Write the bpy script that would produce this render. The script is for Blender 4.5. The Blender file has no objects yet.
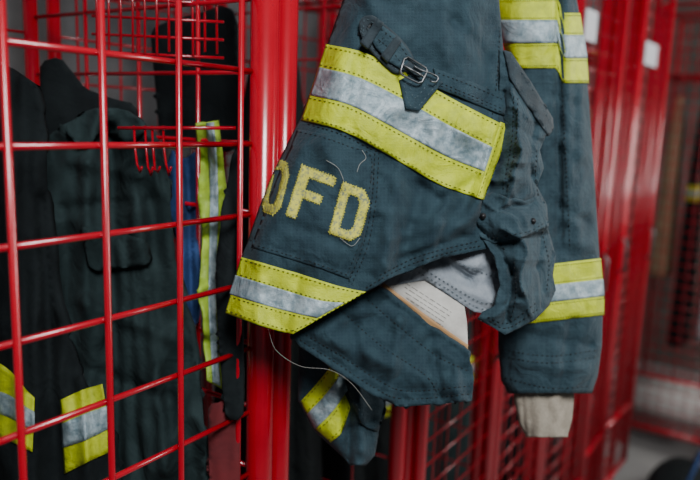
import bpy, math, random
from mathutils import Vector, Matrix, noise, geometry
random.seed(4)
col = bpy.context.scene.collection
rad = math.radians

# ------------------------------------------------------------------ camera
F = 700.0
yaw, pitch, roll = rad(32.9), rad(9.6), rad(2.0)
C = Vector((0, -.62, 1.65))
FWD = Vector((math.cos(yaw)*math.cos(pitch), math.sin(yaw)*math.cos(pitch), -math.sin(pitch)))
R0 = Vector((math.sin(yaw), -math.cos(yaw), 0))
U0 = R0.cross(FWD)
RV = R0*math.cos(roll) + U0*math.sin(roll)
UV = U0*math.cos(roll) - R0*math.sin(roll)
def ray(px, py): return FWD + RV*((px-350)/F) + UV*((240-py)/F)
def at(px, py, d): return C + ray(px, py)*d
def onY(px, py, y):
    r = ray(px, py); return C + r*((y-C.y)/r.y)
cam_d = bpy.data.cameras.new('camera'); cam = bpy.data.objects.new('camera', cam_d); col.objects.link(cam)
cam.matrix_world = Matrix(((RV.x, UV.x, -FWD.x, C.x), (RV.y, UV.y, -FWD.y, C.y), (RV.z, UV.z, -FWD.z, C.z), (0, 0, 0, 1)))
cam_d.sensor_width = 36; cam_d.lens = 36; cam_d.clip_start = .02
cam_d.dof.use_dof = True; cam_d.dof.focus_distance = .87; cam_d.dof.aperture_fstop = 2.6
bpy.context.scene.camera = cam

# ------------------------------------------------------------------ materials
def mat(name, color, rough=.7, metal=0, var=None, vscale=8, bump=0, bscale=300, weave=0, wscale=72, coat=0, sheen=0, crumple=0, cscale=30, line=None, spec=None, ramp=(.35, .68)):
    m = bpy.data.materials.new(name); m.use_nodes = True
    nt = m.node_tree; b = nt.nodes['Principled BSDF']
    b.inputs['Base Color'].default_value = (*color, 1); b.inputs['Roughness'].default_value = rough
    b.inputs['Metallic'].default_value = metal
    if spec is not None: b.inputs['Specular IOR Level'].default_value = spec
    if coat: b.inputs['Coat Weight'].default_value = coat; b.inputs['Coat Roughness'].default_value = .12
    if sheen: b.inputs['Sheen Weight'].default_value = sheen; b.inputs['Sheen Roughness'].default_value = .5
    tc = nt.nodes.new('ShaderNodeTexCoord'); colsock = None
    if var:
        n = nt.nodes.new('ShaderNodeTexNoise'); n.inputs['Scale'].default_value = vscale; n.inputs['Detail'].default_value = 8
        n.inputs['Roughness'].default_value = .7
        nt.links.new(tc.outputs['Object'], n.inputs['Vector'])
        r = nt.nodes.new('ShaderNodeValToRGB'); r.color_ramp.elements[0].position = ramp[0]; r.color_ramp.elements[1].position = ramp[1]
        r.color_ramp.elements[0].color = (*color, 1); r.color_ramp.elements[1].color = (*var, 1)
        nt.links.new(n.outputs['Fac'], r.inputs['Fac']); colsock = r.outputs['Color']
    last = None
    def addbump(sock, st, dist):
        nonlocal last
        bp = nt.nodes.new('ShaderNodeBump'); bp.inputs['Strength'].default_value = st; bp.inputs['Distance'].default_value = dist
        nt.links.new(sock, bp.inputs['Height'])
        if last: nt.links.new(last.outputs['Normal'], bp.inputs['Normal'])
        last = bp
    if crumple:
        n3 = nt.nodes.new('ShaderNodeTexNoise')
        n3.inputs['Scale'].default_value = cscale; n3.inputs['Detail'].default_value = 3; n3.inputs['Distortion'].default_value = 1.0
        nt.links.new(tc.outputs['Object'], n3.inputs['Vector']); addbump(n3.outputs['Fac'], crumple, .010)
    if bump:
        n2 = nt.nodes.new('ShaderNodeTexNoise'); n2.inputs['Scale'].default_value = bscale; n2.inputs['Detail'].default_value = 4
        nt.links.new(tc.outputs['Object'], n2.inputs['Vector']); addbump(n2.outputs['Fac'], bump, .001)
    if weave:
        ad = None
        for dr in ('X', 'Y'):
            w = nt.nodes.new('ShaderNodeTexWave'); w.bands_direction = dr; w.inputs['Scale'].default_value = wscale
            w.inputs['Distortion'].default_value = 1.4; w.inputs['Detail Scale'].default_value = 3
            nt.links.new(tc.outputs['UV'], w.inputs['Vector'])
            pw = nt.nodes.new('ShaderNodeMath'); pw.operation = 'POWER'; pw.inputs[1].default_value = 2
            nt.links.new(w.outputs['Fac'], pw.inputs[0])
            if ad is None: ad = pw.outputs[0]
            else:
                mx = nt.nodes.new('ShaderNodeMath'); mx.operation = 'MAXIMUM'
                nt.links.new(ad, mx.inputs[0]); nt.links.new(pw.outputs[0], mx.inputs[1]); ad = mx.outputs[0]
        addbump(ad, weave, .0003)
        if line and colsock:
            mc = nt.nodes.new('ShaderNodeMix'); mc.data_type = 'RGBA'; mc.inputs[7].default_value = (*line, 1)
            sc = nt.nodes.new('ShaderNodeMath'); sc.operation = 'MULTIPLY'; sc.inputs[1].default_value = .16
            nt.links.new(ad, sc.inputs[0]); nt.links.new(sc.outputs[0], mc.inputs[0])
            nt.links.new(colsock, mc.inputs[6]); colsock = mc.outputs[2]
    if colsock: nt.links.new(colsock, b.inputs['Base Color'])
    if last: nt.links.new(last.outputs['Normal'], b.inputs['Normal'])
    return m
M = {}
M['navy'] = mat('navy ripstop fabric', (.005, .020, .030), .8, var=(.017, .043, .056), vscale=44, bump=1, bscale=700, weave=.25, sheen=.04, crumple=.9, cscale=15, line=(.032, .064, .080), spec=.3)
M['navy2'] = mat('worn slate fabric', (.007, .023, .033), .82, var=(.024, .052, .066), vscale=40, bump=1, bscale=600, weave=.2, sheen=.05, crumple=.9, cscale=20, line=(.040, .072, .088), spec=.3)
M['dark'] = mat('dark webbing', (.005, .014, .020), .8, var=(.015, .031, .040), vscale=70, bump=.8, bscale=600, sheen=.05)
M['black'] = mat('black cloth', (.002, .004, .005), .9, var=(.006, .010, .011), vscale=14, bump=.5, bscale=200, crumple=.8, cscale=12, spec=.25)
M['slate'] = mat('dark grey green cloth', (.007, .017, .018), .9, var=(.018, .034, .035), vscale=14, bump=.5, bscale=200, crumple=1.0, cscale=12, spec=.3)
M['yellow'] = mat('lime yellow trim', (.52, .60, .006), .62, var=(.34, .40, .012), vscale=60, bump=.8, bscale=700, weave=.3, wscale=160, crumple=.6, cscale=24)
M['lime'] = mat('neon lime trim', (.32, .48, .03), .6, var=(.22, .34, .03), vscale=30, crumple=1, cscale=16)
M['silver'] = mat('silver reflective trim', (.14, .21, .24), .42, metal=.15, var=(.35, .43, .46), vscale=80, bump=.7, bscale=900, crumple=.7, cscale=24, ramp=(.38, .62))
M['letter'] = mat('lettering fabric', (.50, .48, .06), .75, var=(.14, .17, .12), vscale=220, bump=1, bscale=500, ramp=(.48, .60))
M['ledge'] = mat('lettering edge thread', (.60, .58, .08), .8)
M['liner'] = mat('grey quilted liner', (.17, .20, .23), .85, var=(.28, .31, .34), vscale=30, bump=.6, bscale=300, crumple=.8, cscale=22)
M['tag'] = mat('off white label cloth', (.42, .41, .37), .75, var=(.54, .53, .49), vscale=35, bump=.3, bscale=200, crumple=.3, cscale=24)
M['print'] = mat('faded print', (.22, .20, .18), .8)
M['orange'] = mat('tan edging', (.40, .23, .10), .7)
M['knit'] = mat('cream knit', (.23, .20, .155), .95, var=(.33, .295, .235), vscale=60, bump=.9, bscale=260)
M['thread'] = mat('dark thread', (.002, .004, .005), .8)
M['thread_l'] = mat('grey thread', (.06, .095, .11), .8)
M['thread_w'] = mat('pale thread', (.35, .35, .32), .7)
M['red'] = mat('red powder coat', (.38, .0, .012), .24, coat=.6, var=(.30, .0, .009), vscale=9)
M['chrome'] = mat('worn steel', (.20, .205, .21), .45, metal=1, var=(.10, .105, .11), vscale=160)
M['white'] = mat('white card', (.52, .54, .57), .6, var=(.44, .46, .49), vscale=10)
M['wall'] = mat('painted block wall', (.085, .09, .095), .9, var=(.13, .13, .13), vscale=5, bump=.4, bscale=60)
M['endwall'] = mat('brown wall', (.055, .048, .042), .9, var=(.11, .10, .09), vscale=3)
M['floor'] = mat('grey sealed concrete', (.17, .17, .17), .45, var=(.24, .24, .23), vscale=3, bump=.2, bscale=40)
M['tan'] = mat('tan canvas', (.24, .16, .09), .85, var=(.14, .095, .055), vscale=10, crumple=.4, cscale=14)
M['grey'] = mat('pale grey canvas', (.26, .26, .27), .85, var=(.18, .18, .19), vscale=10, crumple=.4, cscale=14)
M['pale'] = mat('pale rolled cloth', (.60, .59, .56), .85, var=(.46, .45, .42), vscale=10, crumple=.4, cscale=14)
M['blue'] = mat('blue cloth', (.006, .025, .09), .85, var=(.012, .05, .16), vscale=16, crumple=1, cscale=14)
M['redcloth'] = mat('red cloth', (.12, .007, .010), .9, var=(.07, .005, .008), vscale=10, crumple=.4, cscale=14)
M['rubber'] = mat('black rubber', (.010, .010, .011), .45)

# ------------------------------------------------------------------ helpers
XF = [None]
def parent_matrix(p):
    m = Matrix.Translation(p.location) @ p.rotation_euler.to_matrix().to_4x4()
    if p.parent: m = parent_matrix(p.parent) @ p.matrix_parent_inverse @ m
    return m
def link(name, verts, faces, m, parent=None, smooth=True, uvs=None):
    me = bpy.data.meshes.new(name)
    if XF[0] is not None: verts = [XF[0] @ Vector(v) for v in verts]
    me.from_pydata([tuple(v) for v in verts], [], faces)
    if uvs:
        ul = me.uv_layers.new(name='UVMap')
        for lp in me.loops: ul.data[lp.index].uv = uvs[lp.vertex_index]
    me.materials.append(m); me.update()
    if smooth:
        for p in me.polygons: p.use_smooth = True
    o = bpy.data.objects.new(name, me); col.objects.link(o)
    if parent:
        o.parent = parent; o.matrix_parent_inverse = parent_matrix(parent).inverted()
    return o
def thing(name, label, cat, loc, group=None, rotz=0):
    o = bpy.data.objects.new(name, None); col.objects.link(o)
    if XF[0] is not None: loc = XF[0] @ Vector(loc)
    o.location = loc; o.rotation_euler = (0, 0, rotz); o.empty_display_size = .05
    o['label'] = label; o['category'] = cat
    if group: o['group'] = group
    return o
def tag(o, label, cat, group=None):
    o['label'] = label; o['category'] = cat
    if group: o['group'] = group
    return o
def struct(o): o['kind'] = 'structure'; return o

class MB:
    def __init__(s): s.v = []; s.f = []
    def box(s, a, b):
        n = len(s.v); x0, y0, z0 = a; x1, y1, z1 = b
        s.v += [Vector(p) for p in ((x0,y0,z0),(x1,y0,z0),(x1,y1,z0),(x0,y1,z0),(x0,y0,z1),(x1,y0,z1),(x1,y1,z1),(x0,y1,z1))]
        s.f += [tuple(n+i for i in q) for q in ((3,2,1,0),(4,5,6,7),(0,1,5,4),(1,2,6,5),(2,3,7,6),(3,0,4,7))]
    def sweep(s, pts, r, seg=8, closed=False):
        pts = [Vector(p) for p in pts]; n = len(s.v); k = len(pts)
        up = None
        for i, p in enumerate(pts):
            if closed: t = pts[(i+1) % k]-pts[i-1]
            else: t = pts[min(i+1, k-1)]-pts[max(i-1, 0)]
            t.normalize()
            if up is None:
                up = Vector((0, 0, 1)) if abs(t.z) < .9 else Vector((0, 1, 0))
            a = t.cross(up)
            if a.length < 1e-4: a = t.orthogonal()
            a.normalize(); b = a.cross(t); b.normalize(); up = b
            for j in range(seg):
                an = 2*math.pi*j/seg
                s.v.append(p + a*(r*math.cos(an)) + b*(r*math.sin(an)))
        for i in range(k if closed else k-1):
            i2 = (i+1) % k
            for j in range(seg):
                j2 = (j+1) % seg
                s.f.append((n+i*seg+j, n+i*seg+j2, n+i2*seg+j2, n+i2*seg+j))
        if not closed:
            s.f.append(tuple(n+j for j in range(seg))[::-1]); s.f.append(tuple(n+(k-1)*seg+j for j in range(seg)))
    def build(s, name, m, parent=None, smooth=True):
        return link(name, s.v, s.f, m, parent, smooth)

def catmull(pts, n):
    P = [Vector(p) for p in pts]; out = []
    k = len(P)
    L = [0]
    for i in range(1, k): L.append(L[-1]+(P[i]-P[i-1]).length)
    for q in range(n):
        s = L[-1]*q/(n-1); i = 0
        while i < k-2 and s > L[i+1]: i += 1
        t = (s-L[i])/max(1e-9, L[i+1]-L[i])
        p1, p2 = P[i], P[i+1]; p0 = P[i-1] if i else p1*2-p2; p3 = P[i+2] if i+2 < k else p2*2-p1
        out.append(.5*((2*p1)+(p2-p0)*t+(2*p0-5*p1+4*p2-p3)*t*t+(3*p1-p0-3*p2+p3)*t**3))
    return out
def inside(x, y, poly):
    c = False; n = len(poly); j = n-1
    for i in range(n):
        xi, yi = poly[i]; xj, yj = poly[j]
        if (yi > y) != (yj > y) and x < (xj-xi)*(y-yi)/(yj-yi)+xi: c = not c
        j = i
    return c
def segdist(x, y, a, b):
    dx, dy = b[0]-a[0], b[1]-a[1]; L = dx*dx+dy*dy
    t = 0 if L == 0 else max(0, min(1, ((x-a[0])*dx+(y-a[1])*dy)/L))
    return math.hypot(x-a[0]-t*dx, y-a[1]-t*dy), t
def chaikin(p):
    out = []
    for i in range(len(p)):
        a, b = p[i], p[(i+1) % len(p)]
        L = math.hypot(b[0]-a[0], b[1]-a[1])
        k = min(.25, 5/max(L, 1e-6))
        out += [(a[0]+(b[0]-a[0])*k, a[1]+(b[1]-a[1])*k), (b[0]-(b[0]-a[0])*k, b[1]-(b[1]-a[1])*k)]
    return out
def densify(p, step):
    out = []
    for i in range(len(p)):
        a, b = p[i], p[(i+1) % len(p)]; L = math.hypot(b[0]-a[0], b[1]-a[1]); n = max(1, int(L/step))
        for k in range(n): out.append((a[0]+(b[0]-a[0])*k/n, a[1]+(b[1]-a[1])*k/n))
    return out
def cloth(name, poly, surf, m, parent=None, step=5, off=0, thick=.0018, smooth=1, holes=(), clip=None):
    """sheet of fabric with outline poly lying on surface surf"""
    P = list(poly)
    for _ in range(smooth): P = chaikin(P)
    P = densify(P, step)
    loops = [P] + [densify(h, step) for h in holes]
    vs = []; es = []
    for lp in loops:
        n = len(vs); vs += [Vector(q) for q in lp]; es += [(n+i, n+(i+1) % len(lp)) for i in range(len(lp))]
    bpts = {}
    for lp in loops:
        for q in lp: bpts.setdefault((int(q[0]//step), int(q[1]//step)), []).append(q)
    xs = [q[0] for q in P]; ys = [q[1] for q in P]
    y = min(ys); row = 0
    while y < max(ys):
        x = min(xs)+(step/2 if row % 2 else 0)
        while x < max(xs):
            if inside(x, y, P) and not any(inside(x, y, h) for h in loops[1:]):
                ok = True; gx, gy = int(x//step), int(y//step)
                for ax in (-1, 0, 1):
                    for ay in (-1, 0, 1):
                        for q in bpts.get((gx+ax, gy+ay), ()):
                            if math.hypot(q[0]-x, q[1]-y) < step*.6: ok = False
                if ok: vs.append(Vector((x, y)))
            x += step
        y += step*.87; row += 1
    r = geometry.delaunay_2d_cdt(vs, es, [], 0, 1e-4)
    v2, f2 = r[0], r[2]; faces = []
    for f in f2:
        cx = sum(v2[i].x for i in f)/len(f); cy = sum(v2[i].y for i in f)/len(f)
        if clip and not clip(cx, cy): continue
        if inside(cx, cy, P) and not any(inside(cx, cy, h) for h in loops[1:]): faces.append(tuple(f))
    used = sorted({i for f in faces for i in f}); remap = {a: b for b, a in enumerate(used)}
    v2 = [v2[i] for i in used]; faces = [tuple(remap[i] for i in f) for f in faces]
    V = []
    for q in v2:
        p = surf(q.x, q.y); p = p + (C-p).normalized()*off; V.append(p)
    tot = 0
    for f in faces[:200]:
        nrm = (V[f[1]]-V[f[0]]).cross(V[f[2]]-V[f[0]]); tot += nrm.dot(C-V[f[0]])
    if tot < 0: faces = [f[::-1] for f in faces]
    o = link(name, V, faces, m, parent, True, [(q.x*.00125, -q.y*.00125) for q in v2])
    s = o.modifiers.new('thickness', 'SOLIDIFY'); s.thickness = thick; s.offset = -1
    return o
def strip(name, ca, cb, surf, m, parent, n=60, k=8, off=.0012, thick=.0011):
    A = catmull(ca, n); B = catmull(cb, n); V = []; uv = []; f = []
    for i in range(n):
        for j in range(k+1):
            q = A[i].lerp(B[i], j/k); p = surf(q.x, q.y); V.append(p+(C-p).normalized()*off); uv.append((q.x*.00125, -q.y*.00125))
    for i in range(n-1):
        for j in range(k):
            a = i*(k+1)+j; f.append((a, a+1, a+k+2, a+k+1))
    nrm = (V[f[0][1]]-V[f[0][0]]).cross(V[f[0][2]]-V[f[0][0]])
    if nrm.dot(C-V[0]) < 0: f = [q[::-1] for q in f]
    o = link(name, V, f, m, parent, True, uv)
    s = o.modifiers.new('thickness', 'SOLIDIFY'); s.thickness = thick; s.offset = -1
    return o
def stitch_into(mb, pts, surf, off=.003, r=.00042, dash=3.0, gap=1.8):
    L = sum(math.hypot(pts[i+1][0]-pts[i][0], pts[i+1][1]-pts[i][1]) for i in range(len(pts)-1))
    n = max(3, int(L/1.0)); P = catmull(pts, n)
    cur = []
    for i in range(n):
        ph = (i*L/(n-1)) % (dash+gap)
        if ph < dash: cur.append(P[i])
        else:
            if len(cur) > 1: _dash(mb, cur, surf, off, r)
            cur = []
    if len(cur) > 1: _dash(mb, cur, surf, off, r)
def _dash(mb, cur, surf, off, r):
    q = []
    for c in (cur[0], cur[-1]):
        p = surf(c.x, c.y); q.append(p+(C-p).normalized()*off)
    mb.sweep(q, r, 4)
def stitches(name, lines, surf, m, parent, **kw):
    for l in lines:
        mb = MB(); stitch_into(mb, l, surf, **kw)
        if mb.v: mb.build(name, m, parent)
def interp(tab, y):
    if y <= tab[0][0]: return tab[0][1]
    for i in range(len(tab)-1):
        if y <= tab[i+1][0]:
            t = (y-tab[i][0])/(tab[i+1][0]-tab[i][0]); return tab[i][1]+(tab[i+1][1]-tab[i][1])*t
    return tab[-1][1]
def mix(ca, cb, t):
    A = catmull(ca, 12); B = catmull(cb, 12); return [tuple(a.lerp(b, t)) for a, b in zip(A, B)]
def seam_creases(lines, w=2.4, am=-.0013):
    out = []
    for l in lines:
        for a, b in zip(l[:-1], l[1:]): out.append((a[0], a[1], b[0], b[1], w, am))
    return out
def puckers(line, step, length, w, amp, seed):
    """short creases across a seam"""
    rr = random.Random(seed); out = []
    L = sum(math.hypot(line[i+1][0]-line[i][0], line[i+1][1]-line[i][1]) for i in range(len(line)-1))
    P = catmull(line, max(3, int(L/step)))
    for i in range(1, len(P)-1):
        t = (P[i+1]-P[i-1]).normalized(); n = Vector((-t.y, t.x)); l = length*rr.uniform(.5, 1.2); c = P[i]+n*rr.uniform(-3, 3)
        a = c-n*l+t*rr.uniform(-4, 4); b = c+n*l
        out.append((a.x, a.y, b.x, b.y, w*rr.uniform(.7, 1.3), amp*rr.choice((-1, 1))*rr.uniform(.5, 1.2)))
    return out
def scale_cr(cr, k): return [c[:5]+(c[5]*k,) for c in cr]

# ------------------------------------------------------------------ room
mb = MB(); mb.box((-3, -4, -.1), (7.5, .9, 0)); struct(mb.build('floor', M['floor'], None, False))
mb = MB(); mb.box((-3, .66, 0), (7.0, .76, 2.9)); struct(mb.build('wall_back', M['wall'], None, False))
mb = MB(); mb.box((5.3, -4, 0), (5.4, .66, 2.9)); struct(mb.build('wall_right', M['endwall'], None, False))

# ------------------------------------------------------------------ lockers
B = [.305, .757, 1.18, 1.61, 2.04, 2.47, 2.90, 3.33]
ZB, ZT, DEP = .10, 2.26, .52
zw = [onY(8, y, 0).z for y in (40, 147, 248, 346)]
zstep = (zw[0]-zw[3])/3; z_ref = zw[1]
XW = [.372, .478, .583, .689]
def grid_wires(mb, p0, du, dv, us, vs, r):
    ulo, uhi, vlo, vhi = us[0], us[-1], vs[0], vs[-1]
    for u in us[1:-1]: mb.sweep([p0+du*u+dv*vlo, p0+du*u+dv*vhi], r, 6)
    for v in vs[1:-1]: mb.sweep([p0+du*ulo+dv*v, p0+du*uhi+dv*v], r, 6)
X, Y, Z = Vector((1, 0, 0)), Vector((0, 1, 0)), Vector((0, 0, 1))
zcoarse = [ZB+.02]+[z_ref+zstep*k for k in range(-14, 8) if ZB+.05 < z_ref+zstep*k < ZT-.04]+[ZT-.02]
def frange(a, b, s):
    n = max(1, round((b-a)/s)); return [a+(b-a)*i/n for i in range(n+1)]
def locker(b0, b1, desc, door=None, near=False, group='row of red wire gear lockers'):
    x0, x1 = b0+.022, b1-.022
    t = thing('wire_locker', desc, 'locker', ((x0+x1)/2, DEP/2, 0), group)
    for xx in (x0, x1):
        for yy in (0, DEP):
            p = MB(); rr = .0195 if (near and xx == x1 and yy == 0) else (.0165 if yy == 0 else .012)
            p.sweep([(xx, yy, 0), (xx, yy, ZT)], rr, 20); p.build('post', M['red'], t)
    for zz in (ZB, ZT):
        for yy in (0, DEP):
            p = MB(); p.sweep([(x0, yy, zz), (x1, yy, zz)], .011, 12); p.build('rail', M['red'], t)
        for xx in (x0, x1):
            p = MB(); p.sweep([(xx, 0, zz), (xx, DEP, zz)], .011, 12); p.build('rail', M['red'], t)
    if near:
        p = MB(); grid_wires(p, Vector((x1+.002, 0, 0)), Y, Z, [0, .125, .25, .375, DEP], zcoarse, .0034); p.build('side_panel', M['red'], t)
    else:
        p = MB(); grid_wires(p, Vector((x1, 0, 0)), Y, Z, frange(0, DEP, .1), frange(ZB, ZT, .1), .0025); p.build('side_panel', M['red'], t)
    p = MB(); grid_wires(p, Vector((0, DEP, 0)), X, Z, frange(x0, x1, .05 if b0 < 1.1 else .075), frange(ZB, ZT, .08), .0026); p.build('back_panel', M['red'], t)
    p = MB(); zs = 1.93
    for yy in frange(.02, DEP-.01, .04): p.sweep([(x0, yy, zs), (x1, yy, zs)], .0028, 6)
    for xx in frange(x0, x1, .1)[1:-1]: p.sweep([(xx, .02, zs-.006), (xx, DEP-.02, zs-.006)], .004, 6)
    p.build('shelf', M['red'], t)
    p = MB(); grid_wires(p, Vector((0, 0, ZB)), X, Y, frange(x0, x1, .06), frange(0, DEP, .06), .003); p.build('bottom_shelf', M['red'], t)
    if near:
        p = MB()
        for xw in XW: p.sweep([(xw, 0, ZB), (xw, 0, ZT)], .0039, 10)
        for zz in zcoarse[1:-1]: p.sweep([(x0, .007, zz), (x1, .007, zz)], .0037, 10)
        p.build('front_mesh', M['red'], t)
    elif door:
        ang, lab = door
        h = Vector((x0, -.030, 0)); a = rad(ang); du = Vector((math.cos(a), -math.sin(a), 0)); w = x1-x0
        fr = MB(); zb, zt = ZB+.03, ZT-.05
        for s in (0.0, w): fr.sweep([h+du*s+Z*zb, h+du*s+Z*zt], .013, 12)
        for zz in (zb, zb+.28, zt): fr.sweep([h+du*0+Z*zz, h+du*w+Z*zz], .011, 10)
        d = fr.build('door', M['red'], t)
        p = MB(); grid_wires(p, h, du, Z, frange(0, w, .06), frange(zb, zt, .055), .0020); p.build('mesh_panel', M['red'], d)
        nn = Vector((-du.y, du.x, 0)); nn = -nn if nn.y > 0 else nn
        p = MB(); p.sweep([h+du*(w-.03)+nn*.015+Z*1.1, h+du*(w-.03)+nn*.03+Z*1.12, h+du*(w-.03)+nn*.03+Z*1.22, h+du*(w-.03)+nn*.015+Z*1.24], .005, 8); p.build('handle', M['chrome'], d)
        if lab:
            u0, lw, lz = lab
            c0 = h+du*u0+nn*.016+Z*lz
            vs = []
            for dn in (0, .003):
                for (uu, vv) in ((0, 0), (lw, 0), (lw, .085), (0, .085)): vs.append(c0+du*uu+Z*vv+nn*dn)
            link('name_card', vs, [(0,1,2,3),(7,6,5,4),(0,4,5,1),(1,5,6,2),(2,6,7,3),(3,7,4,0)], M['white'], d, False)
    return t
locker(B[0], B[1], 'red wire locker with wide square grid nearest the camera at far left', near=True)
locker(B[1], B[2], 'red wire locker with no door closed, half hidden behind the hanging coat')
locker(B[2], B[3], 'red wire locker whose closed mesh door shows just under the coat liner flap', (0, None))
locker(B[3], B[4], 'red wire locker standing directly behind the hanging coat sleeve', (0, None))
locker(B[4], B[5], 'red wire locker with small white card at door top, just right of the coat sleeve', (5, (.0, .09, 1.90)))
locker(B[5], B[6], 'plain closed red wire locker between the two lockers with white cards', (0, None))
locker(B[6], B[7], 'red wire locker with the white card further right, last in its row', (4, (-.012, .17, 1.905)))
XF[0] = Matrix(((0, 1, 0, 3.80), (-1, 0, 0, 0), (0, 0, 1, 0), (0, 0, 0, 1)))
for a, nm, dr in ((-.08, 'red mesh door locker facing the aisle at the right edge, beyond the row end', (3, None)), (.39, 'second red mesh locker facing the aisle, past the right edge of view', (0, None))):
    locker(a, a+.46, nm, dr, group='red lockers facing the aisle')
XF[0] = None

# ------------------------------------------------------------------ main coat
xl_tab = [(-160, 388), (-60, 360), (0, 343), (45, 327), (100, 307), (125, 297), (150, 284), (175, 272), (205, 260), (240, 248), (258, 241), (285, 232), (312, 225)]
seams = [
  [(308, 124), (340, 134), (378, 152)], [(379, 152), (376, 200), (368, 245), (352, 284)], [(375, 153), (372, 200), (364, 243), (349, 281)],
  [(250, 240), (280, 250), (320, 262), (352, 273)], [(366, 288), (390, 274), (420, 261), (455, 251), (480, 246)], [(380, 275), (420, 256), (478, 241)],
  [(492, 127), (480, 160), (470, 193)], [(300, 148), (270, 215), (251, 252)], [(500, 30), (497, 80), (492, 118)]]
creases = scale_cr([  # x0,y0,x1,y1,width,amp(m)
 (350, 20, 330, 150, 20, .004), (430, 0, 400, 160, 26, -.006), (470, -40, 470, 130, 18, .009),
 (300, 150, 262, 250, 12, .005), (400, 170, 380, 285, 10, .008), (420, 190, 400, 265, 9, -.008), (450, 190, 425, 262, 8, .007),
 (480, 200, 440, 250, 8, .008), (478, 225, 410, 262, 6, -.005), (330, 240, 300, 320, 18, .004), (500, 110, 470, 230, 7, .008), (350, 130, 400, 215, 9, -.003),
 (385, 160, 440, 200, 7, -.004), (380, 210, 460, 225, 7, .003), (345, -40, 380, 20, 8, .005), (440, -100, 445, 60, 9, .005), (400, 110, 470, 120, 12, .003),
 (262, 262, 258, 325, 8, .004), (300, 275, 285, 330, 7, -.004), (320, 140, 345, 185, 6, .002), (290, 225, 345, 245, 6, -.0025), (310, 205, 350, 240, 8, .002),
 (440, 200, 478, 180, 5, -.004), (390, 240, 440, 225, 5, .004), (395, 260, 470, 236, 4, -.004), (455, 20, 490, 60, 6, -.004), (360, 60, 350, 120, 7, -.003), (440, 110, 430, 165, 6, .003)], 1.5)
creases += seam_creases([seams[0], seams[1], seams[3], seams[4], seams[5], seams[6]], 2.4, -.0021)
creases += puckers(seams[1], 14, 9, 3.5, .0022, 1)+puckers(seams[3], 14, 9, 3.5, .0020, 2)+puckers(seams[4], 12, 11, 3.5, .0032, 3)+puckers(seams[0], 14, 6, 3.5, .0015, 4)
def fold(x, y, cr):
    s = 0
    for (a, b, c, d, w, am) in cr:
        if abs(x-(a+c)/2) > abs(a-c)/2+3*w or abs(y-(b+d)/2) > abs(b-d)/2+3*w: continue
        ds, t = segdist(x, y, (a, b), (c, d)); s += am*math.exp(-(ds/w)**2)
    return s
def sharp(x, y, cr):
    s = 0
    for (a, b, c, d, w, am) in cr:
        if abs(x-(a+c)/2) > abs(a-c)/2+5*w or abs(y-(b+d)/2) > abs(b-d)/2+5*w: continue
        ds, t = segdist(x, y, (a, b), (c, d)); s += am*math.exp(-ds/w)
    return s
def body_depth(x, y):
    xl = interp(xl_tab, y); t = max(0, min(1, (x-xl)/max(60, 505-xl)))
    D = .878 - .042*math.sin(math.pi*t**.75) + .035*t
    D += .022*math.exp(-((x-xl)/12.0)**2)
    D -= fold(x, y, creases)
    D -= .0065*noise.noise(Vector((x/50, y/70, 1.3))) + .0038*noise.noise(Vector((x/20, y/26, 7.3))) + .0009*noise.noise(Vector((x/8, y/10, 2.3)))
    return D
def body(x, y): return at(x, y, body_depth(x, y))

coat = thing('firefighter_coat', 'navy firefighter coat with yellow and silver bands and OFD lettering, hanging in the foreground', 'coat', tuple(at(400, -170, .93)))
shell = [(388, -160), (470, -160), (495, -60), (499, 0), (503, 45), (508, 90), (508, 128), (492, 170), (482, 200), (480, 224), (497, 248),
         (478, 250), (455, 255), (420, 265), (390, 278), (366, 291), (345, 303), (320, 318), (293, 334), (258, 326), (225, 313),
         (232, 285), (241, 258), (248, 240), (260, 205), (272, 175), (284, 150), (297, 125), (307, 100), (327, 45), (343, 0), (360, -60)]
cloth('shell', shell, body, M['navy'], coat, step=3, thick=.003)
b0 = [(326, 44), (365, 53), (412, 76), (455, 100), (502, 124)]
b1 = [(319, 67), (360, 78), (410, 103), (452, 127), (494, 148)]
b2 = [(310, 95), (350, 105), (398, 130), (446, 156), (486, 172)]
b3 = [(301, 120), (343, 131), (392, 157), (437, 183), (478, 198)]
ut = strip('reflective_trim', b0, b3, body, M['yellow'], coat, n=100, k=30, off=.0024)
strip('silver_strip', b1, b2, body, M['silver'], ut, n=100, k=12, off=.0032)
strip('edge_trim', [(501, 122), (493, 148), (485, 172), (476, 197)], [(509, 125), (502, 150), (493, 175), (484, 200)], body, M['yellow'], ut, n=40, k=4, off=.0042)
stitches('stitching', [mix(b0, b1, .12), mix(b0, b1, .90), mix(b2, b3, .12), mix(b2, b3, .90)], body, M['thread'], ut, off=.0038)
stitches('stitching', [[(503, 127), (495, 150), (487, 173), (479, 196)]], body, M['thread'], ut, off=.0056)
h0 = [(241, 257), (290, 271), (335, 285), (366, 292)]
h1 = [(235, 275), (280, 289), (318, 300), (344, 303)]
h2 = [(229, 294), (265, 305), (295, 313), (317, 318)]
h3 = [(225, 313), (250, 322), (275, 330), (293, 334)]
ht = strip('reflective_trim', h0, h3, body, M['yellow'], coat, n=70, k=26, off=.0024)
strip('silver_strip', h1, h2, body, M['silver'], ht, n=70, k=12, off=.0032)
stitches('stitching', [mix(h0, h1, .12), mix(h0, h1, .92), mix(h2, h3, .12), mix(h2, h3, .85), [(362, 294), (342, 305), (316, 320), (292, 331)]], body, M['thread'], ht, off=.0038)
stitches('seam_stitching', seams, body, M['thread'], coat, off=.0012, r=.0006)
patch = cloth('letter_patch', [(297, 129), (325, 134), (350, 143), (374, 154), (371, 200), (363, 243), (349, 279), (320, 268), (285, 257), (251, 247), (264, 212), (279, 172), (290, 148)], body, M['navy'], coat, step=3, off=.0018, thick=.0014, smooth=0)
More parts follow.
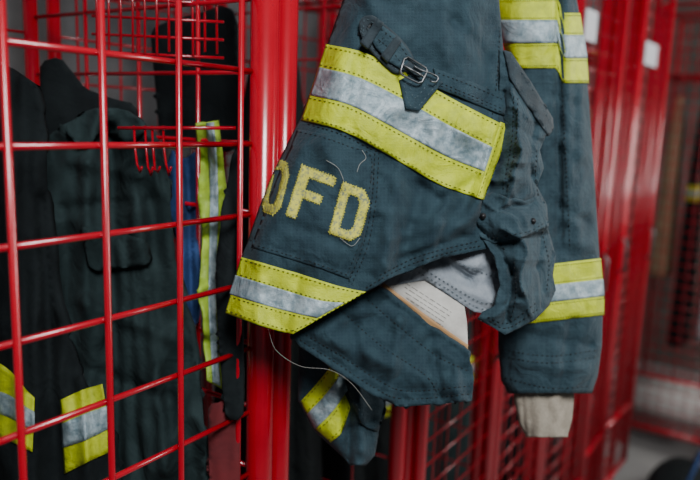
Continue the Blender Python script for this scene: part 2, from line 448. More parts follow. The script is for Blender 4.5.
stitches('stitching', [[(300, 132), (325, 138), (350, 147), (371, 157), (368, 200), (360, 241), (347, 275)], [(347, 275), (320, 265), (285, 254), (256, 245)]], body, M['thread'], patch, off=.0022, r=.0005)
def letter(tl, rv, dv, outer, hole):
    def mp(p): return (tl[0]+rv[0]*p[0]+dv[0]*p[1], tl[1]+rv[1]*p[0]+dv[1]*p[1])
    o = [mp(p) for p in outer]; h = [[mp(p) for p in hole]] if hole else []
    clip = lambda x, y: x > interp(xl_tab, y)+.4
    l = cloth('letter', o, body, M['letter'], coat, step=2.2, off=.0026, thick=.0006, smooth=0, holes=h, clip=clip)
    rr = random.Random(int(tl[0]))
    for lp in [o]+h:
        mb = MB(); D = densify(lp, 1.35); pts = []
        for i, p in enumerate(D):
            q = D[(i+1) % len(D)]; dx, dy = q[0]-p[0], q[1]-p[1]; L = math.hypot(dx, dy) or 1
            s = (1.2 if i % 2 else -1.2)*rr.uniform(.5, 1.3); pts.append((p[0]-dy/L*s, p[1]+dx/L*s))
        for a, b in zip(pts, pts[1:]+pts[:1]):
            if clip(*a) and clip(*b):
                A, Bq = body(*a), body(*b); mb.sweep([A+(C-A).normalized()*.0030, Bq+(C-Bq).normalized()*.0030], .00028, 4)
        mb.build('zigzag_edge', M['ledge'], l)
        # dark running stitch just inside each outline
        cx = sum(p[0] for p in lp)/len(lp); cy = sum(p[1] for p in lp)/len(lp)
    return l
O_o = [(.25, 0), (.75, 0), (1, .2), (1, .8), (.75, 1), (.25, 1), (0, .8), (0, .2)]
O_h = [(.38, .16), (.62, .16), (.72, .26), (.72, .74), (.62, .84), (.38, .84), (.28, .74), (.28, .26)]
F_o = [(0, 0), (1, 0), (1, .17), (.28, .17), (.28, .42), (.80, .42), (.80, .58), (.28, .58), (.28, 1), (0, 1)]
D_o = [(0, 0), (.72, 0), (1, .18), (1, .82), (.72, 1), (0, 1)]
D_h = [(.28, .16), (.60, .16), (.72, .27), (.72, .73), (.60, .84), (.28, .84)]
letter((272, 157), (19, 7), (-13, 53), O_o, O_h)
letter((302, 165), (34, 13), (-16, 50), F_o, None)
letter((343, 182), (29, 11), (-14, 51), D_o, D_h)
for pts in ([(362, 150), (366, 158), (360, 164), (357, 172)], [(340, 238), (352, 246), (360, 238)], [(326, 160), (338, 168), (344, 181)]):
    mb = MB(); mb.sweep([body(p.x, p.y)+(C-body(p.x, p.y)).normalized()*(.004) for p in catmull(pts, 14)], .00025, 5)
    mb.build('loose_thread', M['thread_w'], coat)

# take-up strap threaded through a hook buckle
st = cloth('strap', [(358, 24), (363, 16), (372, 15), (396, 33), (409, 48), (415, 60), (408, 70), (397, 75), (380, 60), (363, 42)], body, M['dark'], coat, step=3, off=.008, thick=.006, smooth=1)
stitches('stitching', [[(367, 19), (388, 33), (403, 49), (411, 61)], [(361, 28), (366, 40), (382, 57), (398, 71)], [(364, 20), (363, 36)]], body, M['thread_l'], st, off=.0086)
upper = cloth('strap_fold', [(369, 34), (382, 25), (400, 39), (413, 57), (404, 70), (390, 62), (376, 48)], body, M['navy2'], st, step=2.5, off=.0125, thick=.004, smooth=0)
stitches('stitching', [[(374, 36), (390, 49), (403, 65)], [(381, 29), (398, 43), (409, 58)], [(387, 33), (378, 44)]], body, M['thread'], upper, off=.013, r=.0004)
cloth('strap_keeper', [(360, 42), (377, 18), (384, 23), (368, 49)], body, M['dark'], coat, step=3, off=.0145, thick=.006, smooth=0)
cloth('strap_keeper', [(381, 55), (396, 36), (402, 41), (388, 62)], body, M['dark'], coat, step=3, off=.0155, thick=.005, smooth=0)
st2 = cloth('strap', [(401, 80), (412, 74), (430, 74), (443, 82), (419, 111), (406, 109)], body, M['navy'], coat, step=3, off=.008, thick=.005, smooth=0)
stitches('stitching', [[(404, 84), (429, 79), (437, 83)], [(404, 86), (410, 105), (418, 106), (437, 84)], [(410, 88), (415, 98), (428, 84)]], body, M['thread_l'], st2, off=.0086)
st3 = cloth('pocket_edge', [(434, 68), (470, 81), (500, 94), (509, 101), (506, 116), (470, 101), (438, 88)], body, M['navy'], coat, step=3, off=.0045, thick=.004, smooth=0)
stitches('stitching', [[(438, 73), (470, 85), (504, 100)], [(441, 86), (470, 98), (502, 112)], [(441, 83), (470, 95), (503, 109)]], body, M['thread'], st3, off=.0052)
def bp(x, y, o=.011):
    p = body(x, y); return p+(C-p).normalized()*o
bk = MB()
bk.sweep([bp(x, y, .0155) for x, y in ((400, 72), (404, 59), (408, 57), (426, 68), (427, 72), (422, 82), (418, 83), (402, 75))], .0013, 10, True)
bk.sweep([bp(x, y, .0160) for x, y in ((403, 65), (424, 77))], .0013, 10)
bko = bk.build('buckle', M['chrome'], coat)
cloth('buckle_webbing', [(405, 66), (410, 60), (424, 69), (419, 79)], body, M['dark'], bko, step=2, off=.0135, thick=.002, smooth=0)
hkm = MB(); hkm.sweep([bp(p.x, p.y, .0165) for p in catmull([(414, 66), (421, 70), (430, 73), (438, 77), (436, 82), (430, 81)], 16)], .0010, 8); hkm.build('buckle_hook', M['chrome'], bko)

# gathered side of the coat, crumpled
def bulge(x, y, cx, cy, sx, sy, a): return a*math.exp(-((x-cx)/sx)**2-((y-cy)/sy)**2)
side_sh = scale_cr([(504, 92, 497, 160, 5, -.014), (497, 160, 486, 196, 5, -.011), (512, 88, 520, 150, 5, .012), (520, 150, 508, 205, 5, .011), (533, 112, 532, 175, 4, -.011), (532, 175, 542, 205, 4, -.010),
           (478, 198, 500, 212, 4, .011), (500, 212, 545, 200, 4, -.012), (500, 226, 520, 238, 4, .010), (520, 238, 549, 226, 4, .010), (498, 245, 512, 275, 4, -.013), (512, 275, 506, 320, 4, -.012),
           (524, 242, 522, 290, 4, .012), (522, 290, 532, 318, 4, .010), (540, 235, 538, 270, 4, -.009), (538, 270, 546, 296, 4, -.008), (484, 318, 518, 302, 4, .008), (515, 128, 545, 142, 3.5, -.008), (490, 180, 515, 178, 3.5, .008),
           (508, 108, 530, 122, 3.5, .006), (512, 165, 538, 158, 3.5, .006), (515, 258, 550, 262, 3.5, .006), (478, 232, 500, 240, 3.5, -.010), (500, 244, 548, 236, 4, -.009)], 1.2)
def warp(x, y):
    return x+5*noise.noise(Vector((x/22, y/22, 11.0))), y+6*noise.noise(Vector((x/22, y/22, 17.0)))
def side(x, y):
    t = max(0, min(1, (x-478)/75)); wx, wy = warp(x, y)
    n1 = noise.noise(Vector((wx/24, wy/34, 3.3))); n2 = noise.noise(Vector((wx/12, wy/15, 5)))
    D = .900 + .06*t*t*t - sharp(wx, wy, side_sh) - .008*n1 + .006*abs(n2) - bulge(x, y, 527, 280, 24, 36, .024) - bulge(x, y, 522, 150, 16, 40, .016) - bulge(x, y, 512, 220, 34, 14, .010)
    return at(x, y, D)
sp = cloth('side_panel', [(500, 50), (510, 54), (527, 88), (552, 126), (546, 136), (540, 150), (544, 168), (537, 186), (547, 205), (548, 228), (556, 256), (553, 275), (556, 290), (549, 306), (535, 320), (520, 328), (505, 335),
   (492, 327), (477, 319), (482, 312), (494, 306), (500, 285), (495, 256), (478, 232), (473, 205), (478, 190), (486, 170), (498, 130), (500, 90)], side, M['navy2'], coat, step=2, thick=.003, smooth=0)
stitches('seam_stitching', [[(489, 175), (485, 200), (490, 226), (506, 252)], [(537, 150), (536, 180), (541, 210), (543, 235), (549, 262), (547, 290)], [(490, 321), (508, 328), (540, 308)], [(488, 317), (508, 323), (536, 303)], [(514, 262), (516, 295), (510, 322)], [(514, 96), (512, 140), (503, 190)], [(518, 98), (516, 142), (507, 192)]], side, M['thread'], sp, off=.001, r=.0006)
tabp = cloth('tab', [(504, 50), (511, 52), (530, 80), (553, 118), (554, 128), (549, 136), (528, 106), (510, 78)], side, M['dark'], coat, step=2.4, off=.004, thick=.004, smooth=0)
stitches('stitching', [[(511, 57), (530, 85), (550, 122)], [(512, 74), (528, 98), (546, 128)]], side, M['thread_l'], tabp, off=.0046, r=.0003)
fo = cloth('fold_layer', [(476, 200), (492, 192), (508, 199), (526, 202), (541, 196), (547, 206), (549, 226), (530, 236), (510, 240), (495, 243), (480, 234), (474, 214)], side, M['navy2'], coat, step=2, off=.006, thick=.005, smooth=0)
stitches('stitching', [[(479, 229), (495, 238), (510, 235), (530, 231), (546, 222)]], side, M['thread'], fo, off=.0068, r=.0005)
for (x, y, o_) in ((533, 221, .010), (483, 216, .010)):
    mb = MB(); c = side(x, y); n = (C-c).normalized(); mb.sweep([c+n*.005, c+n*(o_*.9)], .0040, 16); mb.sweep([c+n*.005, c+n*o_], .0024, 12)
    mb.build('snap_button', M['rubber'], coat)

# inside: liner, label and lower hem flap
def inner(x, y):
    D = .918 + .0001*(x-380) - .008*noise.noise(Vector((x/40, y/30, 9.1))) - fold(x, y, [(400, 290, 470, 345, 8, .004), (430, 275, 490, 300, 7, .008), (440, 255, 470, 285, 5, -.008), (455, 262, 495, 270, 5, .007), (470, 280, 498, 262, 4, -.007), (420, 266, 450, 276, 4, .004)])
    return at(x, y, D)
ln = cloth('liner', [(372, 288), (400, 268), (440, 250), (497, 240), (502, 270), (500, 298), (494, 314), (474, 312), (450, 296), (425, 280)], inner, M['liner'], coat, step=3, off=.006, smooth=0)
stitches('seam_stitching', [[(418, 272), (446, 288), (476, 307), (493, 309)], [(422, 268), (452, 286), (480, 302), (496, 303)], [(446, 256), (470, 268), (498, 278)]], inner, M['thread_l'], ln, off=.0075)
lb = cloth('care_label', [(381, 286), (398, 274), (414, 272), (445, 292), (464, 304), (467, 322), (468, 350), (436, 330)], inner, M['tag'], coat, step=3, off=.004, smooth=0)
for k in range(6):
    a = Vector((404+k*3.0, 282+k*1.0)); d = Vector((50-k*3, 32-k*1.8)); x = 0
    rr = random.Random(k); mb = MB()
    while x < .92:
        w = rr.uniform(.05, .14)
        p0 = a+d*x+Vector((-2.2*k, 4.2*k)); p1 = a+d*min(.95, x+w)+Vector((-2.2*k, 4.2*k))
        stitch_into(mb, [tuple(p0), tuple(p1)], inner, off=.0048, r=.00028, dash=20, gap=1); x += w+.03
    mb.build('printed_line', M['print'], lb)
strip('edging', [(380, 289), (408, 311), (435, 331), (468, 353)], [(384, 283), (411, 304), (438, 324), (468, 345)], inner, M['orange'], coat, n=30, k=3, off=.010)
flap_seams = [[(300, 340), (335, 362), (375, 388), (405, 399), (470, 394)], [(306, 335), (340, 355), (380, 381), (408, 391), (470, 386)], [(368, 300), (402, 329), (437, 356), (468, 371)], [(340, 309), (380, 345), (425, 375), (440, 398)]]
flap_cr = scale_cr([(330, 340, 460, 395, 10, .009), (385, 300, 460, 350, 8, -.008), (300, 340, 360, 310, 8, .007), (400, 320, 390, 395, 6, .006), (430, 340, 440, 395, 6, -.007), (350, 320, 360, 370, 6, -.006), (455, 360, 460, 400, 5, .006)], 1.35)+seam_creases(flap_seams, 2.4, -.0024)+puckers(flap_seams[1], 13, 11, 3.5, .0034, 7)+puckers(flap_seams[2], 14, 10, 3.5, .0028, 8)
def flap(x, y):
    D = .885 + .00012*(x-330) - .008*noise.noise(Vector((x/40, y/30, 4.1))) - .0030*noise.noise(Vector((x/15, y/13, 2.1))) - fold(x, y, flap_cr)
    return at(x, y, D)
fl = cloth('hem_flap', [(290, 333), (318, 316), (345, 301), (381, 288), (408, 309), (436, 330), (468, 352), (474, 378), (472, 401), (440, 404), (400, 407), (372, 395), (330, 366), (300, 347)], flap, M['navy'], coat, step=3, off=0, thick=.006, smooth=0)
stitches('seam_stitching', flap_seams, flap, M['thread'], fl, off=.001, r=.0006)
mb = MB()
mb.sweep([flap(p.x, p.y)+(C-flap(p.x, p.y)).normalized()*.006 for p in catmull([(268, 328), (276, 350), (300, 366), (330, 370), (352, 384), (372, 410)], 40)], .00020, 5)
mb.build('loose_thread', M['thread_w'], coat)

# sleeves
class Sleeve:
    NS = 72
    def __init__(s, L, Rr, D0, rd, cr, seed): s.L, s.R, s.D0, s.rd, s.cr, s.seed = L, Rr, D0, rd, cr, seed
    def prm(s, y):
        a, b = interp(s.L, y), interp(s.R, y); return (a+b)/2, (b-a)/2
    def fl(s, x, y): return fold(x, y, s.cr)+.007*noise.noise(Vector((x/22, y/40, s.seed)))+.0026*noise.noise(Vector((x/9, y/14, s.seed+3)))
    def pt(s, a, y, e=0):
        xc, hw = s.prm(y); hw += e*650; x = xc+hw*math.cos(a); sn = math.sin(a); q = sn*sn
        x0 = xc+(hw-e*650)*math.cos(a)
        return at(x, y, s.D0-(s.rd+e)*sn-(s.fl(x0, y)*min(1, q*3) if sn > 0 else 0))
    def surf(s, x, y):
        xc, hw = s.prm(y); c = max(-1, min(1, (x-xc)/hw)); return s.pt(math.acos(c), y)
    def grid(s, name, rows, e, m, parent, thick):
        V = []; f = []; uv = []; ns = s.NS
        for rowf in rows:
            for j in range(ns):
                a = 2*math.pi*j/ns; y = rowf(a); V.append(s.pt(a, y, e)); uv.append((a*.04, -y*.00125))
        for i in range(len(rows)-1):
            for j in range(ns): f.append((i*ns+j, i*ns+(j+1) % ns, (i+1)*ns+(j+1) % ns, (i+1)*ns+j))
        o = link(name, V, f, m, parent, True, uv)
        sm = o.modifiers.new('thickness', 'SOLIDIFY'); sm.thickness = thick; sm.offset = 0
        return o
    def tube(s, name, m, parent, y0, y1, n=90, thick=.003):
        return s.grid(name, [(lambda a, y=y0+(y1-y0)*i/n: y) for i in range(n+1)], 0, m, parent, thick)
    def band(s, parent, ys, slope=0, step=None):
        def rowf(y):
            def g(a):
                xc, hw = s.prm(y); x = xc+hw*math.cos(a); v = y+slope*(x-xc)
                if step: v += step[1]*max(0, min(1, (x-step[0])/2.5))
                return v
            return g
        def rows(a, b, n): return [rowf(a+(b-a)*i/n) for i in range(n+1)]
        t = s.grid('reflective_trim', rows(ys[0], ys[3], 24), .0030, M['yellow'], parent, .0012)
        s.grid('silver_strip', rows(ys[1], ys[2], 8), .0042, M['silver'], t, .0010)
        for yy in (ys[0]+2.5, ys[1]-2, ys[2]+2.5, ys[3]-2.5):
            mb = MB(); N = 120; g = rowf(yy)
            for k in range(0, N, 2):
                a0, a1 = math.pi*k/N, math.pi*(k+1.1)/N
                mb.sweep([s.pt(a0, g(a0), .0046), s.pt(a1, g(a1), .0046)], .0004, 4)
            mb.build('stitching', M['thread'], t)
S1 = Sleeve([(-160, 455), (0, 494), (60, 510), (130, 516), (200, 510), (300, 500), (345, 499), (380, 502), (395, 510)],
            [(-160, 552), (0, 576), (60, 585), (130, 590), (200, 595), (250, 598), (300, 602), (345, 601), (375, 597), (396, 590)], 1.07, .05,
    [(557, -60, 560, 240, 3.5, -.013), (566, -60, 569, 220, 5, .008), (540, 100, 545, 330, 8, .010), (582, 80, 577, 240, 5, .007), (510, 330, 590, 345, 5, -.009), (515, 362, 590, 370, 5, .008), (520, 240, 545, 330, 6, -.008), (572, 320, 562, 390, 5, -.010),
     (550, 200, 590, 225, 5, -.008), (548, 130, 590, 160, 5, .007), (545, 180, 560, 250, 5, -.006), (560, 240, 600, 250, 4, .006), (552, 95, 590, 110, 4, -.006)], 2.2)
sl = S1.tube('sleeve', M['navy2'], coat, -160, 393, 130)
S1.band(sl, (-2, 20, 43, 68), 0, (557, 15))
S1.band(sl, (264, 285, 302, 321), -.12)
stitches('seam_stitching', [[(562, 90), (566, 160), (570, 250)], [(503, 350), (550, 356), (598, 350)], [(503, 357), (550, 363), (598, 357)], [(505, 378), (550, 388), (592, 386)]], S1.surf, M['thread'], sl, off=.003, r=.0006)
W1 = Sleeve([(380, 517), (400, 515), (424, 520), (434, 526)], [(380, 573), (400, 573), (420, 571), (434, 567)], 1.065, .03,
    [(530, 390, 532, 440, 2.5, -.0025), (538, 390, 540, 440, 2.5, .002), (547, 390, 548, 440, 2.5, -.0025), (556, 390, 556, 440, 2.5, .002), (564, 390, 563, 440, 2.5, -.0025), (522, 390, 526, 440, 2.5, -.0025)], 6.1)
W1.tube('knit_wristlet', M['knit'], sl, 380, 437, 30)
S2 = Sleeve([(320, 300), (360, 300), (400, 299), (430, 315), (458, 345), (466, 352)], [(320, 380), (380, 376), (405, 385), (430, 378), (455, 374), (466, 364)], 1.0, .03,
    [(345, 380, 350, 460, 5, -.014), (360, 390, 362, 450, 5, .009), (345, 430, 375, 420, 4, -.008), (350, 405, 380, 400, 3, .006)], 3.7)
s2 = S2.tube('sleeve', M['navy2'], coat, 320, 465, 60)
cs = [[(300, 402), (318, 382), (334, 362)], [(306, 415), (325, 395), (343, 372)], [(314, 430), (332, 412), (348, 390)], [(326, 446), (342, 432), (350, 408)]]
t2 = strip('reflective_trim', cs[0], cs[3], S2.surf, M['yellow'], s2, n=40, k=20, off=.005)
strip('silver_strip', cs[1], cs[2], S2.surf, M['silver'], t2, n=40, k=8, off=.0065)
stitches('stitching', [mix(cs[0], cs[1], .15), mix(cs[0], cs[1], .88), mix(cs[2], cs[3], .15), mix(cs[2], cs[3], .85)], S2.surf, M['thread'], t2, off=.007)
cf = cloth('cuff_facing', [(346, 384), (366, 378), (388, 392), (398, 406), (384, 420), (378, 432), (362, 424), (352, 404)], S2.surf, M['navy'], s2, step=3, off=.012, thick=.004, smooth=0)
stitches('stitching', [[(350, 388), (366, 383), (384, 394), (393, 406)], [(356, 404), (366, 420), (377, 427)]], S2.surf, M['thread_l'], cf, off=.0128)

# hook carrying the coat
hk = MB(); pt = at(425, -168, .87)
hx, hz = .779, pt.z-.01
hk.sweep([(hx, -.012, hz), (hx, -.06, hz), (pt.x, pt.y-.01, hz-.005), (pt.x-.01, pt.y-.03, hz+.01), (pt.x-.01, pt.y-.03, hz+.04)], .006, 10)
tag(hk.build('coat_hook', M['red']), 'red steel hook on the locker post carrying the foreground coat', 'hook')
mb = MB(); q0 = body(410, -155); q1 = body(440, -155)
mb.sweep(catmull([q0, (q0+pt)/2+Vector((0, 0, .01)), pt+Vector((0, 0, .006)), (q1+pt)/2+Vector((0, 0, .01)), q1], 16), .003, 8); mb.build('hanging_loop', M['dark'], coat)

# ------------------------------------------------------------------ clothes inside the near locker
def dsurf(D, seed, amp=.02, cr=(), sx=0):
    def f(x, y): return at(x, y, D+sx*x + amp*abs(noise.noise(Vector((x/34, y/110, seed)))) + amp*.3*noise.noise(Vector((x/14, y/44, seed+2))) - fold(x, y, cr))
    return f
s = dsurf(1.02, 1.1, .05, [(110, 130, 118, 470, 7, -.03), (85, 160, 92, 470, 9, .025), (140, 200, 165, 470, 7, .025), (125, 240, 140, 480, 6, -.02), (80, 300, 180, 340, 9, .015), (60, 210, 150, 200, 7, -.012), (60, 360, 170, 400, 8, -.015), (70, 160, 140, 175, 7, .012)], -.0002)
g = thing('hanging_jacket', 'bulky grey green jacket hanging behind the wide wire grid at left', 'jacket', tuple(s(105, 118)))
cloth('jacket_body', [(44, 140), (66, 122), (100, 116), (136, 118), (158, 136), (168, 180), (176, 262), (192, 330), (204, 420), (208, 540), (50, 540), (46, 400), (40, 260), (38, 180)], s, M['slate'], g, step=4, thick=.008)
cloth('pocket_flap', [(78, 226), (92, 272), (154, 264), (148, 240)], s, M['slate'], g, step=4, off=.012, thick=.006)
cloth('collar', [(62, 128), (90, 108), (122, 108), (146, 124), (130, 146), (104, 130), (82, 150)], s, M['slate'], g, step=4, off=.014, thick=.006)
s = dsurf(.92, 5.1, .03, [(10, 80, 20, 500, 8, .02), (-10, 80, -5, 500, 8, -.02), (40, 200, 60, 500, 6, -.015), (80, 380, 90, 500, 6, .015)])
g = thing('turnout_coat', 'black coat with two yellow-edged silver bands at the lower left corner', 'coat', tuple(s(30, 60)))
cloth('coat_body', [(-60, 60), (10, 66), (36, 84), (46, 130), (48, 200), (56, 300), (84, 378), (118, 440), (125, 560), (-80, 560)], s, M['black'], g, step=5, thick=.01)
for cs in ([[(-40, 360), (0, 364), (34, 398)], [(-40, 392), (0, 392), (34, 412)], [(-40, 412), (0, 414), (34, 432)], [(-40, 436), (0, 438), (32, 452)]],
           [[(60, 400), (82, 390), (102, 384)], [(61, 424), (84, 414), (107, 406)], [(62, 448), (86, 440), (110, 428)], [(64, 474), (88, 462), (114, 450)]]):
    t = strip('reflective_trim', cs[0], cs[3], s, M['yellow'], g, n=24, k=12, off=.004)
    strip('silver_strip', cs[1], cs[2], s, M['silver'], t, n=24, k=6, off=.006)
s = dsurf(.985, 8.1, .06, [(196, 160, 228, 175, 7, -.012), (196, 195, 228, 185, 7, .014), (196, 240, 228, 230, 7, -.016), (196, 290, 228, 280, 6, .014), (200, 340, 226, 350, 6, -.014)])
g = thing('safety_vest', 'bright lime safety vest with silver stripe hanging beside the locker side panel', 'vest', tuple(s(205, 115)))
cloth('vest_body', [(196, 124), (219, 120), (223, 160), (227, 190), (224, 230), (227, 280), (221, 340), (226, 392), (207, 380), (204, 330), (199, 290), (203, 240), (198, 200), (201, 160)], s, M['lime'], g, step=3, thick=.004, smooth=0)
strip('silver_strip', [(206, 123), (210, 200), (209, 300), (213, 382)], [(214, 122), (218, 200), (216, 300), (220, 386)], s, M['silver'], g, n=40, k=4, off=.003)
s = dsurf(.95, 18.1, .03)
g = cloth('dark_garment', [(216, 260), (224, 200), (234, 150), (242, 150), (242, 420), (226, 420), (220, 360), (216, 300)], s, M['black'], None, step=4, thick=.006)
tag(g, 'black cloth garment partly covering the lime vest by the red post', 'garment')
s = dsurf(1.02, 9.1, .06, [(176, 150, 184, 320, 4, .012), (188, 150, 192, 320, 3, -.012)])
g = cloth('blue_garment', [(164, 170), (172, 150), (180, 162), (194, 152), (198, 190), (194, 240), (201, 290), (192, 340), (182, 300), (176, 240), (168, 215)], s, M['blue'], None, step=3, thick=.006, smooth=0)
tag(g, 'blue cloth garment hanging between the grey green jacket and the lime vest', 'garment')
s = dsurf(.97, 12.1, .02)
g = cloth('red_garment', [(208, 404), (222, 402), (236, 380), (240, 404), (240, 540), (212, 540), (208, 440)], s, M['redcloth'], None, step=4, thick=.006)
tag(g, 'dark red cloth garment low in the near locker, under the lime vest', 'garment')
s = dsurf(1.055, 31.1, .02)
g = cloth('rear_garment', [(40, 62), (60, 56), (84, 88), (110, 98), (136, 104), (120, 240), (90, 400), (40, 400)], s, M['black'], None, step=5, thick=.006)
tag(g, 'black cloth garment hanging behind the collar of the grey green jacket', 'garment')
r = MB()
for k in range(4):
    x = 134+k*9+(k % 2)*2
    r.sweep([at(x, 126, .965), at(x+1, 148, .96), at(x+3, 164+(k % 3)*3, .955), at(x+6, 172+(k % 2)*3, .945), at(x+8, 167, .935)], .0018, 6)
r.sweep([at(118, 128, .965), at(236, 128, .955)], .0028, 6)
r.sweep([at(118, 148, .965), at(236, 145, .955)], .0024, 6)
tag(r.build('hook_rack', M['red']), 'small red wire hook rack inside the near locker above the lime vest', 'rack')
r = MB()
for k in range(11):
    x = 96+k*12
    r.sweep([at(x, -70, 1.0), at(x+1, 52+(k % 3)*2, .985)], .0019, 6)
for yy in (-2, 16, 34, 52): r.sweep([at(92, yy, 1.0), at(224, yy+6, .985)], .0022, 6)
tag(r.build('wire_basket', M['red']), 'red wire basket high in the near locker under its shelf', 'basket')
s = dsurf(1.16, 21.1, .02)
g = cloth('dark_bundle', [(150, 30), (170, 20), (196, 14), (226, 4), (238, 20), (240, 150), (200, 150), (160, 140)], s, M['black'], None, step=5, thick=.010)
tag(g, 'black cloth bundle seen through the side panel, left of the double red post', 'bundle')

# ------------------------------------------------------------------ garments in the other lockers
def garment(name, label, cx, cy, zt, zb, wx, wy, m, seed, band=None, trimm='yellow', group=None):
    g = thing(name, label, 'garment', (cx, cy, zt), group)
    def ring(z, e=0):
        t = (zt-z)/(zt-zb); w = min(1, .25+1.6*t if t < .25 else .65+.35*(t-.25)/.75)
        out = []
        for j in range(36):
            a = 2*math.pi*j/36; fo = 1+.12*math.sin(5*a+seed)+.08*math.sin(9*a+seed*2+t*2)
            out.append(Vector((cx+(wx*w*fo+e)*math.cos(a), cy+(wy*w*fo+e)*math.sin(a), z)))
        return out
    def shell_(nm, z0, z1, e, mm, par, n):
        V = []; f = []
        for i in range(n+1): V += ring(z0+(z1-z0)*i/n, e)
        for i in range(n):
            for j in range(36): f.append((i*36+j, (i+1)*36+j, (i+1)*36+(j+1) % 36, i*36+(j+1) % 36))
        f.append(tuple(range(36))); f.append(tuple(n*36+j for j in range(36))[::-1])
        return link(nm, V, f, mm, par)
    shell_('garment_body', zt, zb, 0, m, g, 24)
    if band:
        for zc in band:
            t = shell_('reflective_trim', zc+.04, zc-.04, .004, M[trimm], g, 3)
            shell_('silver_strip', zc+.013, zc-.013, .006, M['silver'], t, 2)
    mb = MB(); mb.sweep([(cx, cy, zt-.01), (cx, cy, zt+.05), (cx+.02, cy, zt+.07), (cx+.035, cy, zt+.05)], .003, 6); mb.build('hanger_hook', M['chrome'], g)
    return g
garment('hanging_garment', 'black coat hanging in the locker behind the foreground coat', 1.0, .20, 1.82, .55, .12, .11, M['black'], 1)
garment('hanging_garment', 'dark coat with low yellow band in the locker right of the flap', 1.395, .27, 1.82, .5, .14, .14, M['black'], 2, [1.0])
garment('hanging_garment', 'dark slate coat in the locker behind the foreground sleeve', 1.825, .27, 1.82, .5, .14, .14, M['slate'], 3, [.95])
garment('hanging_garment', 'black coat in the locker just right of the foreground sleeve', 2.16, .22, 1.82, .5, .062, .14, M['black'], 4, [1.3])
garment('hanging_garment', 'tan coat beside the black one, just right of the foreground sleeve', 2.34, .24, 1.78, .7, .065, .13, M['tan'], 14)
garment('hanging_garment', 'pale grey coat hanging in the closed locker between the white cards', 2.59, .22, 1.82, .7, .06, .13, M['grey'], 5)
garment('hanging_garment', 'black coat hanging in the closed locker between the white cards', 2.76, .24, 1.82, .6, .07, .13, M['black'], 15, [1.25])
garment('hanging_garment', 'tan coat in the last locker of the main row, nearer its left post', 3.02, .22, 1.82, .5, .06, .13, M['tan'], 6)
garment('hanging_garment', 'black coat in the last locker of the main row, nearer its right post', 3.19, .24, 1.82, .5, .07, .14, M['black'], 16, [.9])
garment('hanging_garment', 'tan coat behind the mesh door facing the aisle', 4.02, -.02, 1.84, .9, .12, .05, M['tan'], 8)
garment('hanging_garment', 'black coat behind the mesh door facing the aisle', 4.0, -.145, 1.84, .55, .12, .045, M['black'], 9, [1.35])
garment('hanging_garment', 'pale grey coat behind the mesh door facing the aisle, beside the black one', 4.02, -.265, 1.84, .6, .12, .05, M['grey'], 19)
garment('hanging_garment', 'dark red coat in the second locker facing the aisle', 4.05, -.62, 1.84, .7, .14, .14, M['redcloth'], 10)
xr, zr = 3.96, ZB+.125
V = []; f = []; prof = []
for k in range(60):
    a = k*.42; rr = .11-.0013*k; prof.append((rr*math.cos(a), rr*math.sin(a)))
for yy in (.02, -.32):
    for (u, v) in prof: V.append(Vector((xr+u, yy, zr+v)))
for k in range(59): f.append((k, k+1, 61+k, 60+k))
ro = link('rolled_blanket', V, f, M['pale'])
sm = ro.modifiers.new('thickness', 'SOLIDIFY'); sm.thickness = .003
tag(ro, 'pale rolled blanket low behind the aisle mesh door at the right edge', 'blanket')
def helmet(cx, cy, z, m, label):
    h = thing('helmet', label, 'helmet', (cx, cy, z), 'helmets on the locker shelves')
    V = []; f = []; n = 24
    prof = [(.165, .004), (.160, .012), (.118, .022), (.112, .05), (.104, .085), (.085, .115), (.055, .135), (.02, .145)]
    for (rr, zz) in prof:
        for j in range(n):
            a = 2*math.pi*j/n; e = 1.10 if rr > .15 and math.cos(a) < 0 else 1.0
            V.append(Vector((cx+rr*e*math.cos(a), cy+rr*.85*math.sin(a), z+zz)))
    for i in range(len(prof)-1):
        for j in range(n): f.append((i*n+j, i*n+(j+1) % n, (i+1)*n+(j+1) % n, (i+1)*n+j))
    f.append(tuple((len(prof)-1)*n+j for j in range(n))); f.append(tuple(range(n))[::-1])
    link('helmet_shell', V, f, m, h)
    mb = MB(); mb.sweep([(cx+.118*math.cos(a), cy+.1*math.sin(a), z+.03) for a in [2*math.pi*i/24 for i in range(24)]], .004, 6, True); mb.build('helmet_band', M['yellow'], h)
for cx, m_, lb_ in ((2.255, 'black', 'black fire helmet on the shelf just right of the sleeve'), (2.685, 'tan', 'tan fire helmet on the shelf between the white cards'), (3.115, 'black', 'black fire helmet on the shelf of the last locker in the main row')):
    helmet(cx, .27, 1.936, M[m_], lb_)
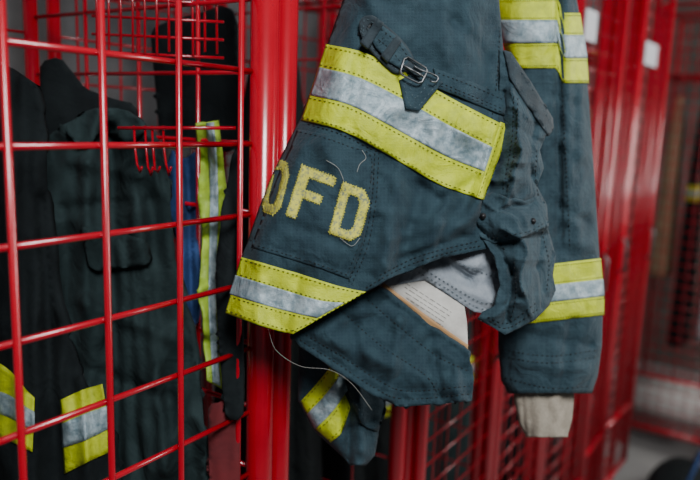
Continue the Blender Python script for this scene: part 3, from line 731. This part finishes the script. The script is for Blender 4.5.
def boot(cx, cy, label):
    b = MB()
    def ell(z, x, rx, ry): return [Vector((cx+x+rx*math.cos(2*math.pi*j/16), cy+ry*math.sin(2*math.pi*j/16), z)) for j in range(16)]
    rings = [ell(ZB+.01, -.05, .12, .048), ell(ZB+.04, -.05, .125, .05), ell(ZB+.08, -.035, .10, .048), ell(ZB+.12, 0, .062, .05), ell(ZB+.2, 0, .055, .05), ell(ZB+.36, 0, .065, .06)]
    for q in rings: b.v += q
    for i in range(5):
        for j in range(16): b.f.append((i*16+j, i*16+(j+1) % 16, (i+1)*16+(j+1) % 16, (i+1)*16+j))
    b.f.append(tuple(range(16))[::-1]); b.f.append(tuple(80+j for j in range(16)))
    tag(b.build('rubber_boot', M['rubber']), label, 'boot', 'rubber boots on the locker floors')
for i, nm in ((4, 'the locker just right of the sleeve'), (5, 'the plain closed locker'), (6, 'the last locker of the main row')):
    for k in (-1, 1):
        boot((B[i]+B[i+1])/2+.04, .2+k*.08, 'black rubber boot, ' + ('nearer the locker front' if k < 0 else 'nearer the back') + ', standing in ' + nm)
bx, by = 2.93, -.31
bg = thing('duffel_bag', 'dark duffel bag lying on the floor at bottom right', 'bag', (bx+.25, by, 0))
V = []; f = []
for i in range(13):
    t = i/12; w = math.sin(math.pi*min(1, max(.0, .06+t*.88)))**.35
    for j in range(20):
        a = 2*math.pi*j/20; V.append(Vector((bx+t*.5, by+.13*w*math.cos(a), .105+.105*w*math.sin(a))))
for i in range(12):
    for j in range(20): f.append((i*20+j, (i+1)*20+j, (i+1)*20+(j+1) % 20, i*20+(j+1) % 20))
f.append(tuple(range(20))); f.append(tuple(240+j for j in range(20))[::-1])
link('bag_body', V, f, M['black'], bg)
mb = MB(); mb.sweep(catmull([(bx+.12, by-.04, .20), (bx+.15, by-.06, .27), (bx+.25, by-.07, .30), (bx+.35, by-.06, .27), (bx+.38, by-.04, .20)], 16), .008, 8); mb.build('carry_handle', M['blue'], bg)

# ------------------------------------------------------------------ light
def area(loc, target, size, power, color=(1, 1, 1)):
    l = bpy.data.lights.new('area', 'AREA'); l.size = size; l.energy = power; l.color = color
    o = bpy.data.objects.new('area_light', l); col.objects.link(o); o.location = loc
    o.rotation_euler = (Vector(target)-Vector(loc)).to_track_quat('-Z', 'Y').to_euler()
area((-.4, -1.4, 2.9), (.8, -.2, 1.5), .7, 80, (.97, .98, 1))
area((2.2, -2.0, 1.8), (1.7, 0, 1.1), .8, 12, (1, .98, .96))
area((3.4, -2.4, 2.6), (3.3, 0, 1.1), 1.4, 90, (1, .98, .95))
w = bpy.data.worlds.new('world'); bpy.context.scene.world = w; w.use_nodes = True
w.node_tree.nodes['Background'].inputs[0].default_value = (.82, .9, 1, 1); w.node_tree.nodes['Background'].inputs[1].default_value = .075
